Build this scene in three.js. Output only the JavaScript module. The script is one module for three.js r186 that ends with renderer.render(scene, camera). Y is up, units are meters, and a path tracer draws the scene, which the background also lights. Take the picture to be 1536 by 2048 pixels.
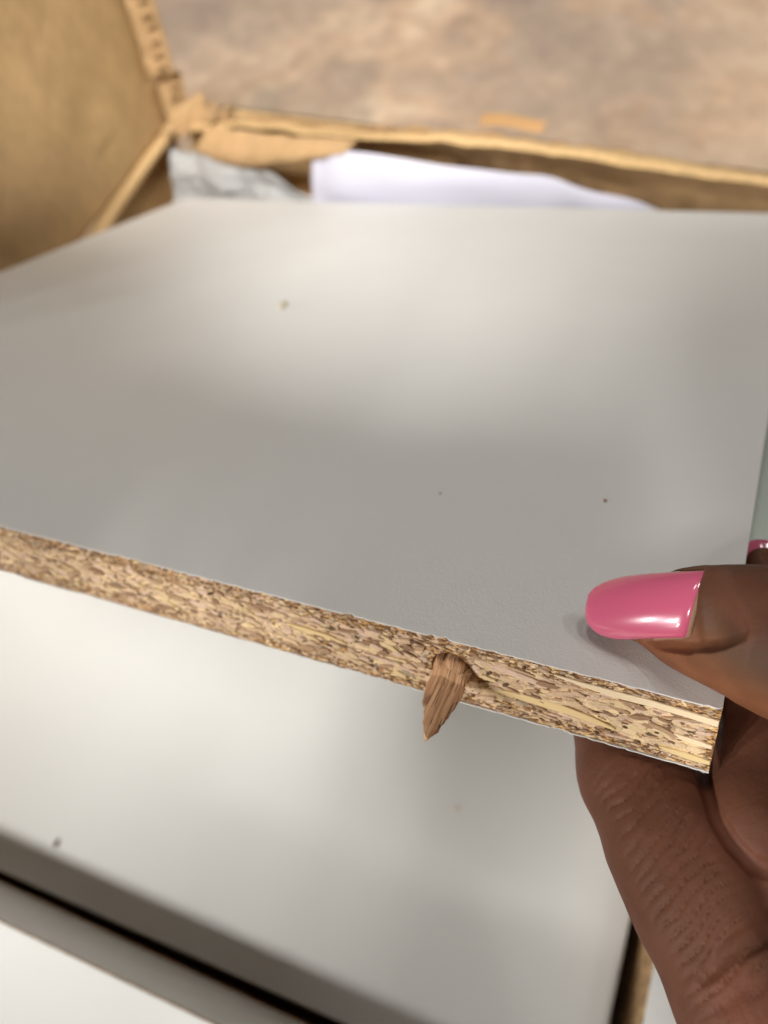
import * as THREE from 'three';
import { mergeGeometries } from 'three/addons/utils/BufferGeometryUtils.js';
import { RoundedBoxGeometry } from 'three/addons/geometries/RoundedBoxGeometry.js';
import { RectAreaLightUniformsLib } from 'three/addons/lights/RectAreaLightUniformsLib.js';

// ---------------------------------------------------------------- camera, exposure, lamps
// World: y = 0 is the top of the lower white panel, x along its front edge, z towards the viewer, metres.
const scene = new THREE.Scene();
const V = (x, y, z) => new THREE.Vector3(x, y, z);
const camera = new THREE.PerspectiveCamera(65.24, 0.75, 0.01, 60);
const camBasis = new THREE.Matrix4().makeBasis(
  V(0.93651, -0.08938, -0.33906), V(-0.26280, 0.46124, -0.84746), V(0.23214, 0.88276, 0.40847));
camera.quaternion.setFromRotationMatrix(camBasis);
camera.position.set(0, 0.355, 0);
camera.focus = 0.137;
camera.userData.fStop = 11.5;
scene.background = new THREE.Color(0.055, 0.052, 0.048);

const renderer = new THREE.WebGLRenderer({ antialias: true });
renderer.toneMapping = THREE.LinearToneMapping;
renderer.toneMappingExposure = 1.1;
renderer.shadowMap.enabled = true;
RectAreaLightUniformsLib.init();

const LAMP_L = 44;
// [x, z, strength]: the row behind the viewer is nearer and stronger than the row beyond the box; the last four are added fill for the raw edge
const LAMP_SPOTS = [[0.15, 3.4, 2.0, 3.0], [0.5, 3.4, 2.0, 3.4], [0.85, 3.4, 2.0, 3.0], [-1.1, 3.4, -2.0, 0.40], [0.3, 3.4, -2.0, 0.44], [1.7, 3.4, -2.0, 0.40], [-6.0, 2.7, 4.6, 5.4], [-5.0, 3.6, 5.4, 5.4], [-4.0, 3.0, 6.4, 2.4], [4.4, 3.4, 5.6, 1.5]];

// ---------------------------------------------------------------- helpers
function rng(seed) { let s = seed >>> 0; return () => { s = (s + 0x6d2b79f5) >>> 0; let t = s; t = Math.imul(t ^ (t >>> 15), t | 1); t ^= t + Math.imul(t ^ (t >>> 7), t | 61); return ((t ^ (t >>> 14)) >>> 0) / 4294967296; }; }
const mixn = (a, b, t) => a + (b - a) * t, clamp = (x, a = 0, b = 1) => Math.min(b, Math.max(a, x));
const smooth = (a, b, x) => { const t = clamp((x - a) / (b - a)); return t * t * (3 - 2 * t); };
function hash3(x, y, z) { let h = Math.imul(x, 374761393) ^ Math.imul(y, 668265263) ^ Math.imul(z, 2147483647 - 77); h = Math.imul(h ^ (h >>> 13), 1274126177); h ^= h >>> 16; h = Math.imul(h, 2246822519); return ((h ^ (h >>> 15)) >>> 0) / 4294967296; }
function noise3(x, y, z) {
  const X = Math.floor(x), Y = Math.floor(y), Z = Math.floor(z); let u = x - X, v = y - Y, w = z - Z;
  u = u * u * (3 - 2 * u); v = v * v * (3 - 2 * v); w = w * w * (3 - 2 * w);
  const c = (i, j, k) => hash3(X + i, Y + j, Z + k);
  return mixn(mixn(mixn(c(0, 0, 0), c(1, 0, 0), u), mixn(c(0, 1, 0), c(1, 1, 0), u), v), mixn(mixn(c(0, 0, 1), c(1, 0, 1), u), mixn(c(0, 1, 1), c(1, 1, 1), u), v), w);
}
// periodic 2D noise: p cells across the tile
function pn(x, y, px, py, seed) {
  const X = Math.floor(x), Y = Math.floor(y); let u = x - X, v = y - Y; u = u * u * (3 - 2 * u); v = v * v * (3 - 2 * v);
  const c = (i, j) => hash3((((X + i) % px) + px) % px, (((Y + j) % py) + py) % py, seed);
  return mixn(mixn(c(0, 0), c(1, 0), u), mixn(c(0, 1), c(1, 1), u), v);
}
function pfbm(s, t, px, py, oct, seed) { let a = 0, w = 0, g = 1; for (let i = 0; i < oct; i++) { const k = 1 << i; a += g * pn(s * px * k, t * py * k, px * k, py * k, seed + i * 17); w += g; g *= 0.5; } return a / w; }
function tex(size, fn, srgb = false) {        // fn(s, t) -> grey or [r, g, b], 0..1
  const d = new Uint8Array(size * size * 4);
  for (let j = 0; j < size; j++) for (let i = 0; i < size; i++) {
    const c = fn((i + 0.5) / size, (j + 0.5) / size), k = 4 * (j * size + i), a = Array.isArray(c) ? c : [c, c, c];
    for (let m = 0; m < 3; m++) d[k + m] = Math.round(255 * clamp(a[m]));
    d[k + 3] = 255;
  }
  const t = new THREE.DataTexture(d, size, size); t.wrapS = t.wrapT = THREE.RepeatWrapping; t.magFilter = t.minFilter = THREE.LinearFilter;
  if (srgb) t.colorSpace = THREE.SRGBColorSpace;
  t.needsUpdate = true; return t;
}
const rep = (t, metres) => { const c = t.clone(); c.repeat.set(1 / metres, 1 / metres); c.needsUpdate = true; return c; };
const lerp3 = (a, b, t) => [mixn(a[0], b[0], t), mixn(a[1], b[1], t), mixn(a[2], b[2], t)];
const taken = {};
function numbered(n) { const k = taken[n] = (taken[n] ?? -1) + 1; return k ? n + '_' + String(k).padStart(3, '0') : n; }
function shadows(o) { o.castShadow = o.receiveShadow = true; return o; }
function part(name, geometry, material, parent, top = false) { const m = shadows(new THREE.Mesh(geometry, material)); m.name = top ? numbered(name) : name; parent.add(m); return m; }
function thing(name, label, category, pos = [0, 0, 0], group) { const o = new THREE.Group(); o.name = numbered(name); o.position.set(...pos); o.userData = { label, category }; if (group) o.userData.group = group; scene.add(o); return o; }
// uv in metres, by the face's main direction in the geometry's own axes
function uvMetres(g) {
  g = g.index ? g.toNonIndexed() : g; const p = g.attributes.position, n = g.attributes.normal, uv = new Float32Array(p.count * 2);
  for (let i = 0; i < p.count; i += 3) {
    const ax = Math.abs(n.getX(i) + n.getX(i + 1) + n.getX(i + 2)), ay = Math.abs(n.getY(i) + n.getY(i + 1) + n.getY(i + 2)), az = Math.abs(n.getZ(i) + n.getZ(i + 1) + n.getZ(i + 2));
    for (let k = i; k < i + 3; k++) { const q = [p.getX(k), p.getY(k), p.getZ(k)]; const [s, t] = ay >= ax && ay >= az ? [q[0], q[2]] : ax >= az ? [q[2], q[1]] : [q[0], q[1]]; uv[2 * k] = s; uv[2 * k + 1] = t; }
  }
  g.setAttribute('uv', new THREE.BufferAttribute(uv, 2)); return g;
}
function box(x0, x1, y0, y1, z0, z1, bevel = 0) {
  const g = bevel ? new RoundedBoxGeometry(x1 - x0, y1 - y0, z1 - z0, 2, bevel) : new THREE.BoxGeometry(x1 - x0, y1 - y0, z1 - z0);
  g.translate((x0 + x1) / 2, (y0 + y1) / 2, (z0 + z1) / 2); return uvMetres(g);
}
// a sheet with thickness from a grid of points f(s, t)
function sheet(ns, nt, f, thick) {
  const P = [], idx = [], rows = ns + 1, N = rows * (nt + 1), grid = [];
  for (let j = 0; j <= nt; j++) for (let i = 0; i <= ns; i++) grid.push(f(i / ns, j / nt));
  const g0 = new THREE.BufferGeometry(); g0.setAttribute('position', new THREE.Float32BufferAttribute(grid.flatMap((v) => [v.x, v.y, v.z]), 3));
  const fi = []; for (let j = 0; j < nt; j++) for (let i = 0; i < ns; i++) { const a = j * rows + i; fi.push(a, a + 1, a + rows + 1, a, a + rows + 1, a + rows); }
  g0.setIndex(fi); g0.computeVertexNormals(); const nn = g0.attributes.normal;
  for (let s = 0; s < 2; s++) for (let k = 0; k < N; k++) { const v = grid[k], o = (s ? -1 : 1) * thick / 2; P.push(v.x + nn.getX(k) * o, v.y + nn.getY(k) * o, v.z + nn.getZ(k) * o); }
  for (let k = 0; k < fi.length; k += 3) { idx.push(fi[k], fi[k + 1], fi[k + 2], fi[k] + N, fi[k + 2] + N, fi[k + 1] + N); }
  const edge = (a, b) => idx.push(a, a + N, b, b, a + N, b + N);
  for (let i = 0; i < ns; i++) { edge(i, i + 1); edge(nt * rows + i + 1, nt * rows + i); }
  for (let j = 0; j < nt; j++) { edge((j + 1) * rows, j * rows); edge(j * rows + ns, (j + 1) * rows + ns); }
  const g = new THREE.BufferGeometry(); g.setAttribute('position', new THREE.Float32BufferAttribute(P, 3));
  const uv = []; for (let s = 0; s < 2; s++) for (let j = 0; j <= nt; j++) for (let i = 0; i <= ns; i++) { const v = grid[j * rows + i]; uv.push(v.x + v.z * 0.3, v.y + v.z * 0.8); }
  g.setAttribute('uv', new THREE.Float32BufferAttribute(uv, 2)); g.setIndex(idx);
  const h = g.toNonIndexed(); h.computeVertexNormals();
  const keep = g; keep.computeVertexNormals(); return keep;
}

// sparse surface nets of field(x, y, z, fine) < 0
function surfaceNets(field, lo, hi, h) {
  const N = lo.map((v, i) => Math.ceil((hi[i] - v) / h)), BL = 8;
  const NB = N.map((n) => Math.ceil(n / BL)), verts = [], faces = [], cellV = new Map(), vals = new Map();
  const G = N.map((n) => n + 2), key = (i, j, k) => (i * G[1] + j) * G[2] + k;
  const nodeV = (i, j, k) => { const q = key(i, j, k); let v = vals.get(q); if (v === undefined) { v = field(lo[0] + i * h, lo[1] + j * h, lo[2] + k * h, true); vals.set(q, v); } return v; };
  const half = BL * h / 2, reach = half * 1.75 + 1.2 + h; const active = [];
  for (let a = 0; a < NB[0]; a++) for (let b = 0; b < NB[1]; b++) for (let c = 0; c < NB[2]; c++) { const x = lo[0] + a * BL * h + half, y = lo[1] + b * BL * h + half, z = lo[2] + c * BL * h + half; if (Math.abs(field(x, y, z, false)) < reach) active.push([a, b, c]); }
  const loc = new Float32Array((BL + 1) ** 3);
  const E8 = [[0, 1], [2, 3], [4, 5], [6, 7], [0, 2], [1, 3], [4, 6], [5, 7], [0, 4], [1, 5], [2, 6], [3, 7]];
  const edges = [];
  for (const [a, b, c] of active) {
    const i0 = a * BL, j0 = b * BL, k0 = c * BL; const S = BL + 1; let pos = 0, neg = 0;
    for (let i = 0; i < S; i++) for (let j = 0; j < S; j++) for (let k = 0; k < S; k++) { const v = field(lo[0] + (i0 + i) * h, lo[1] + (j0 + j) * h, lo[2] + (k0 + k) * h, true); loc[(i * S + j) * S + k] = v; if (v < 0) neg++; else pos++; }
    if (!pos || !neg) continue;
    for (let i = 0; i < BL; i++) for (let j = 0; j < BL; j++) for (let k = 0; k < BL; k++) {
      const q = []; let m = 0; for (let n = 0; n < 8; n++) { const v = loc[((i + (n & 1)) * S + j + ((n >> 1) & 1)) * S + k + (n >> 2)]; q.push(v); if (v < 0) m |= 1 << n; }
      if (m === 0 || m === 255) continue;
      let x = 0, y = 0, z = 0, n = 0; for (const [p, r] of E8) { if ((q[p] < 0) === (q[r] < 0)) continue; const t = q[p] / (q[p] - q[r]); x += mixn(p & 1, r & 1, t); y += mixn((p >> 1) & 1, (r >> 1) & 1, t); z += mixn(p >> 2, r >> 2, t); n++; }
      cellV.set(key(i0 + i, j0 + j, k0 + k), verts.length / 3); verts.push(lo[0] + (i0 + i + x / n) * h, lo[1] + (j0 + j + y / n) * h, lo[2] + (k0 + k + z / n) * h);
      for (const [ax, n1] of [[0, 1], [1, 2], [2, 4]]) if ((q[0] < 0) !== (q[n1] < 0)) edges.push(i0 + i, j0 + j, k0 + k, ax, q[0] < 0 ? 1 : 0);
    }
  }
  for (let e = 0; e < edges.length; e += 5) {
    const [i, j, k, ax, inside] = edges.slice(e, e + 5); const d1 = ax === 0 ? [0, 1, 0] : ax === 1 ? [0, 0, 1] : [1, 0, 0], d2 = ax === 0 ? [0, 0, 1] : ax === 1 ? [1, 0, 0] : [0, 1, 0];
    const v = [[0, 0], [1, 0], [1, 1], [0, 1]].map(([p, r]) => cellV.get(key(i - p * d1[0] - r * d2[0], j - p * d1[1] - r * d2[1], k - p * d1[2] - r * d2[2])));
    if (v.some((x) => x === undefined)) continue;
    if (inside) faces.push(v[0], v[1], v[2], v[0], v[2], v[3]); else faces.push(v[0], v[2], v[1], v[0], v[3], v[2]);
  }
  return { verts, faces };
}

// ---------------------------------------------------------------- textures and materials
const fineGrain = tex(1024, (s, t) => { const a = pfbm(s, t, 110, 110, 3, 5), b = pn(s * 260, t * 260, 260, 260, 9); return 0.65 * a + 0.35 * (b > 0.8 ? 1 : b * 0.5); });
const whiteDirt = tex(512, (s, t) => { const a = pfbm(s, t, 4, 4, 5, 31), b = pn(s * 240, t * 240, 240, 240, 77); const k = 0.97 + 0.05 * (a - 0.5) - (b > 0.985 ? 0.1 : 0); return [k, k, k * 0.995]; });
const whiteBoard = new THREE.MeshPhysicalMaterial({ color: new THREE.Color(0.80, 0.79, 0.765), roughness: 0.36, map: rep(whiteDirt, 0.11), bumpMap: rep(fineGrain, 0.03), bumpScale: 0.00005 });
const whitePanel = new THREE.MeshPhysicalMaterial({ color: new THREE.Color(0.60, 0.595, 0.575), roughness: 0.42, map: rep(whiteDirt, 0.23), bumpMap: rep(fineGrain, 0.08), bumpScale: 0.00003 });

const particleTex = tex(1024, (s, t) => {
  const w = (pfbm(s, t, 6, 12, 3, 4) - 0.5) * 0.03, a = pfbm(s, t + w, 24, 84, 3, 21), b = pfbm(s, t + w, 60, 190, 2, 44), c = pfbm(s, t, 12, 30, 3, 61);
  let k = lerp3([0.50, 0.37, 0.24], [0.86, 0.73, 0.52], smooth(0.36, 0.66, a)); k = lerp3(k, [0.80, 0.62, 0.47], 0.5 * smooth(0.5, 0.65, c));
  return lerp3(k, [0.27, 0.18, 0.11], 0.9 * smooth(0.60, 0.70, b));
}, true);
const particle = new THREE.MeshStandardMaterial({ map: rep(particleTex, 0.06), roughness: 0.9, bumpMap: rep(particleTex, 0.06), bumpScale: 0.0003 });
const glueDark = new THREE.MeshStandardMaterial({ map: rep(particleTex, 0.03), color: new THREE.Color(1.15, 1.07, 0.98), roughness: 0.95, bumpMap: rep(particleTex, 0.03), bumpScale: 0.0003 });
const kraftTex = tex(1024, (s, t) => {
  const fib = pfbm(s, t, 160, 20, 3, 3), fib2 = pfbm(s, t, 24, 200, 2, 13), big = pfbm(s, t, 3, 3, 4, 8);
  const k = 0.90 + 0.09 * (fib - 0.5) + 0.06 * (fib2 - 0.5) + 0.12 * (big - 0.5); return [0.86 * k, 0.71 * k, 0.495 * k * (0.98 + 0.06 * big)];
}, true);
const fluteBump = tex(512, (s, t) => 0.5 + 0.22 * Math.sin(s * Math.PI * 2 * 24) + 0.5 * (pfbm(s, t, 6, 6, 4, 90) - 0.5));
const kraft = new THREE.MeshStandardMaterial({ map: rep(kraftTex, 0.17), roughness: 0.82, bumpMap: rep(fluteBump, 0.18), bumpScale: 0.0006 });
const kraftTorn = new THREE.MeshStandardMaterial({ map: rep(kraftTex, 0.07), color: new THREE.Color(0.80, 0.77, 0.79), roughness: 0.95, bumpMap: rep(kraftTex, 0.03), bumpScale: 0.001 });
const tapeMat = new THREE.MeshPhysicalMaterial({ color: new THREE.Color(0.80, 0.69, 0.60), roughness: 0.5, map: rep(kraftTex, 0.2) });
const concreteTex = tex(1024, (s, t) => {
  const a = pfbm(s, t, 3, 3, 6, 201), b = pfbm(s, t, 7, 7, 5, 222), c = pfbm(s, t, 15, 15, 4, 245), g = pfbm(s, t, 90, 90, 2, 270);
  let k = lerp3([0.50, 0.455, 0.42], [0.80, 0.705, 0.60], smooth(0.33, 0.62, 0.55 * a + 0.45 * b));
  k = lerp3(k, [0.69, 0.55, 0.43], 0.75 * smooth(0.5, 0.68, c * 0.6 + b * 0.4)); k = lerp3(k, [0.90, 0.83, 0.72], 0.85 * smooth(0.58, 0.72, 0.5 * b + 0.5 * c));
  k = lerp3(k, [0.46, 0.43, 0.40], 0.4 * smooth(0.6, 0.72, pfbm(s, t, 9, 9, 4, 300)));
  const m = 0.92 + 0.16 * g; k = lerp3(k, [0.68, 0.605, 0.53], 0.4); return [k[0] * m, k[1] * m, k[2] * m];
}, true);
const concrete = new THREE.MeshStandardMaterial({ map: rep(concreteTex, 1.1), color: new THREE.Color(0.78, 0.735, 0.70), roughness: 0.55 });
const paperMat = new THREE.MeshStandardMaterial({ color: new THREE.Color(0.60, 0.59, 0.68), roughness: 0.7 });
const filmMat = new THREE.MeshPhysicalMaterial({ color: new THREE.Color(0.36, 0.355, 0.345), roughness: 0.62, metalness: 0.0 });

// ---------------------------------------------------------------- setting: the concrete floor
{
  const g = new THREE.PlaneGeometry(16, 16); g.rotateX(-Math.PI / 2); const uv = g.attributes.uv, p = g.attributes.position;
  for (let i = 0; i < p.count; i++) uv.setXY(i, p.getX(i) + 0.21, p.getZ(i) + 0.37);
  const m = part('floor', g, concrete, scene, true); m.position.y = -0.13; m.userData = { kind: 'structure', label: 'blotchy tan and grey concrete floor behind the open box', category: 'floor' };
}

// ---------------------------------------------------------------- store ceiling lamps and added front fill lamps, out of the frame
{
  const make = (x, y, z) => {
    const o = thing('ceiling_and_fill_lamp', 'long white lamp above the open box, in ceiling rows and added front fill', 'ceiling lamp', [x, y, z], 'ceiling lamps in rows above the box');
    part('housing', box(-0.19, 0.19, 0.012, 0.09, -0.46, 0.46, 0.01), new THREE.MeshStandardMaterial({ color: 0xd8d8d4, roughness: 0.5 }), o);
    part('diffuser', box(-0.15, 0.15, 0.0, 0.010, -0.42, 0.42), new THREE.MeshStandardMaterial({ color: 0xffffff, emissive: new THREE.Color(1, 0.95, 0.87), emissiveIntensity: 4 }), o);
    return o;
  };
  for (const [x, y, z, k] of LAMP_SPOTS) {
    const o = make(x, y, z);
    const l = new THREE.RectAreaLight(new THREE.Color(1, 0.98, 0.945), LAMP_L * k, 0.30, 0.84);
    l.name = 'lamp_light'; l.position.set(0, -0.004, 0); l.rotation.x = -Math.PI / 2; o.add(l); if (z > 4) o.quaternion.setFromUnitVectors(V(0, -1, 0), V(-x, 0.2 - y, -z).normalize());   // added fill lamps, tilted towards the box
  }
}

// ---------------------------------------------------------------- cardboard box
{
  const X0 = -0.336, X1 = 0.30, Z0 = -0.415, Z1 = 0.34, YB = -0.047, T = 0.006;
  const o = thing('cardboard_box', 'open brown cardboard box with a torn back corner holding the white boards', 'cardboard box', [0, 0, 0]);
  part('bottom_panel', box(X0, X1, YB - T, YB, Z0, Z1), kraft, o);
  part('left_wall', sheet(2, 40, (s, t) => V(X0 - 0.003 - 0.002 * Math.sin(t * 9), mixn(YB - T, 0.002, s), mixn(Z1, Z0 + 0.012, t)), T), kraft, o);
  part('back_wall', sheet(60, 3, (s, t) => V(mixn(X0, X1, s), mixn(YB - T, 0.008 + 0.028 * s, t), Z0 - 0.004), T), kraft, o);
  part('right_wall', box(X1, X1 + T, YB - T, 0.0, Z0, Z1), kraft, o);
  part('front_wall', box(X0, X1, YB - T, -0.01, Z1, Z1 + T), kraft, o);
  // left flap, standing up from its crease, with a second scored crease and a torn end
  const flapX = (y, z) => X0 - 0.004 - 0.05 * y - 0.0012 * Math.exp(-(((z + 0.345 - 0.10 * y) / 0.004) ** 2)) + 0.003 * Math.sin(z * 11 + y * 6) + 0.0015 * (noise3(y * 25, z * 25, 3) - 0.5);
  const endZ = (y) => -0.400 - 0.15 * y + 0.006 * smooth(0.034, 0.037, y) + 0.004 * (noise3(y * 90, 0, 5) - 0.5);
  const flap = part('left_flap', sheet(60, 70, (s, t) => { const y = mixn(0.008, 0.17, t), z = mixn(0.36, endZ(y), s); return V(flapX(y, z), y, z); }, 0.003), kraft, o);
  // crease between wall and flap: a raised, crushed fold
  part('crease_fold', new THREE.TubeGeometry(new THREE.CatmullRomCurve3([...Array(24)].map((_, i) => { const z = mixn(0.34, -0.40, i / 23); return V(X0 + 0.003 + 0.0025 * Math.sin(i * 1.7), 0.004 + 0.0015 * Math.sin(i * 2.3), z); })), 80, 0.0045, 6), kraft, o);
  // exposed fluting at the torn end of the flap
  const R = rng(5);
  const back = part('torn_edge', sheet(5, 60, (s, t) => { const y = mixn(-0.004, 0.17, t); return V(X0 - 0.004 - 0.05 * y + 0.016 * s, y, endZ(y) - 0.003 - 0.010 * s - 0.003 * (noise3(y * 120, s, 2) - 0.5)); }, 0.003), kraftTorn, o);
  for (let i = 0; i < 22; i++) {
    const y = 0.002 + i * 0.0076 + 0.002 * R(), L = 0.010 + 0.008 * R(); const g = new THREE.CapsuleGeometry(0.0011 + 0.0008 * R(), L, 3, 6); g.rotateZ(-0.75 - 0.3 * R()); g.scale(1, 1, 0.8);
    g.translate(X0 + 0.004 - 0.05 * y, y, endZ(y) - 0.006 - 0.002 * R()); part('flute', g, kraftTorn, back);
  }
  // back flap: crushed and folded outwards over the rim, overhanging the wall
  const rim = [[-0.325, 0.0115, -0.392], [-0.27, 0.028, -0.388], [-0.20, 0.036, -0.384], [-0.12, 0.044, -0.386], [-0.05, 0.044, -0.389], [0.05, 0.0425, -0.392], [0.16, 0.05, -0.395], [0.30, 0.05, -0.40]];
  const rimC = new THREE.CatmullRomCurve3(rim.map((p) => V(...p)));
  part('back_flap', sheet(90, 8, (s, t) => { const p = rimC.getPoint(s); const w = 0.022 + 0.014 * smooth(0.3, 0.6, s) + 0.008 * noise3(s * 9, 1, 1); return V(p.x, p.y - 0.004 + t * 0.008 - 0.05 * t * t + 0.003 * (noise3(s * 30, t * 2, 4) - 0.5), p.z - w * t + 0.0015 * (noise3(s * 120, 0, 9) - 0.5) * (1 - t)); }, 0.0025), kraft, o);
  part('crushed_edge', sheet(140, 4, (s, t) => { const p = rimC.getPoint(s); const h = 0.0125 + 0.026 * smooth(0.3, 0.62, s) + 0.006 * noise3(s * 14, 2, 7) + 0.004 * noise3(s * 70, 3, 7); return V(p.x, p.y - 0.004 - h * t, p.z - 0.010 - 0.010 * t + 0.004 * (noise3(s * 110, t * 3, 11) - 0.5)); }, 0.002), kraftTorn, o);
  // pale inner liner torn loose at the corner, hanging over the rim
  const torn = [[-0.292, 0.024, -0.384], [-0.262, 0.029, -0.380], [-0.225, 0.033, -0.378], [-0.185, 0.036, -0.380]];
  const tc = new THREE.CatmullRomCurve3(torn.map((p) => V(...p)));
  part('torn_liner', sheet(40, 8, (s, t) => { const p = tc.getPoint(s); const d = 0.022 * Math.pow(Math.sin(Math.PI * clamp(0.14 + 0.86 * s, 0, 1)), 0.8) * (1 - 0.55 * s) + 0.003; return V(p.x - 0.008 * t, p.y - d * t, p.z + 0.010 * Math.sin(t * 2.2) + 0.002 * noise3(s * 20, t * 4, 1)); }, 0.0012), kraftTorn, o);
  part('crumpled_corner', sheet(16, 12, (s, t) => V(mixn(-0.330, -0.292, s), 0.008 + 0.010 * t + 0.006 * s + 0.008 * (noise3(s * 6, t * 5, 2) - 0.5), -0.400 + 0.012 * Math.sin(s * 5 + t * 3) + 0.012 * (noise3(s * 7, t * 7, 8) - 0.5)), 0.002), kraftTorn, o);
  part('tape', sheet(10, 2, (s, t) => V(mixn(-0.115, -0.078, s), 0.0445 + 0.002 * s + 0.001 * Math.sin(s * 5), mixn(-0.398, -0.408, t)), 0.0006), tapeMat, o);
}

// ---------------------------------------------------------------- lower white panels in the box
{
  const o = thing('white_panel', 'wide white panel lying flat in the box under the held board', 'panel', [-0.115, -0.0465, -0.14]);
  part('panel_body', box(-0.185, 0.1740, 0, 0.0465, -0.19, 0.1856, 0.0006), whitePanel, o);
}
{
  const o = thing('tilted_panel', 'white panel with thin brown edge lines, tilted at the front left', 'panel', [-0.13, 0, 0.0495]);
  // profile in (z, y): the far face leans back, the top slopes down to the viewer
  const lean = new THREE.Vector2(0.0050, 0.0450).normalize(), along = new THREE.Vector2(lean.y, -lean.x), H = 0.0452, L = 0.115, W0 = -0.195, W1 = 0.185;
  const slab = (a, b, in0, bev) => { // between heights a and b of the edge
    const P = (h, l) => [lean.x * h + along.x * l, lean.y * h + along.y * l]; const s = new THREE.Shape([P(a, in0), P(b, in0), P(b, L), P(a, L)].map((p) => new THREE.Vector2(p[0], p[1])));
    const g = new THREE.ExtrudeGeometry(s, { depth: W1 - W0, bevelEnabled: false }); g.rotateY(-Math.PI / 2); g.translate(W1, 0, 0); return g;
  };
  const turn = (g) => { const p = g.attributes.position; return uvMetres(g); };
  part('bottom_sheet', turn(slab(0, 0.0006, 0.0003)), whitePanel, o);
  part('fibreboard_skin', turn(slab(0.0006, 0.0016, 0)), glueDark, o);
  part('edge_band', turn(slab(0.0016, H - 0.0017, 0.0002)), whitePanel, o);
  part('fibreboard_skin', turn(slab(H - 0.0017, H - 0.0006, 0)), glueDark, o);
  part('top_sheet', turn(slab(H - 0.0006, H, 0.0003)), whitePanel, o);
  o.rotation.y = -0.012;
}
{
  const o = thing('filler_board', 'added chipboard filler under the tilted panel that keeps the gap dark', 'board', [-0.13, -0.0465, 0.12]);
  part('board_body', box(-0.195, 0.19, 0, 0.036, -0.0675, 0.20), glueDark, o);  // added filler, stops light leaking into the gap from the front
}
{
  const o = thing('rail_board', 'narrow chipboard rail with raw brown side and white top at the right', 'rail', [0.0646, -0.0465, -0.03]);
  part('particle_core', box(0, 0.0131, 0, 0.0758, -0.10, 0.30), particle, o);
  part('top_laminate', box(-0.0001, 0.0132, 0.0758, 0.0765, -0.1002, 0.3002), whitePanel, o);
}

{
  const o = thing('shade_grey_board', 'board at the far right beyond the white topped rail, shade put into its grey green', 'board', [0.0788, -0.0465, -0.05]);
  part('board_body', box(0, 0.14, 0, 0.046, -0.34, 0.36, 0.0006), new THREE.MeshStandardMaterial({ color: new THREE.Color(0.30, 0.33, 0.29), roughness: 0.6, map: rep(whiteDirt, 0.2) }), o);  // grey green stands in for shade on a white board
}

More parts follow.
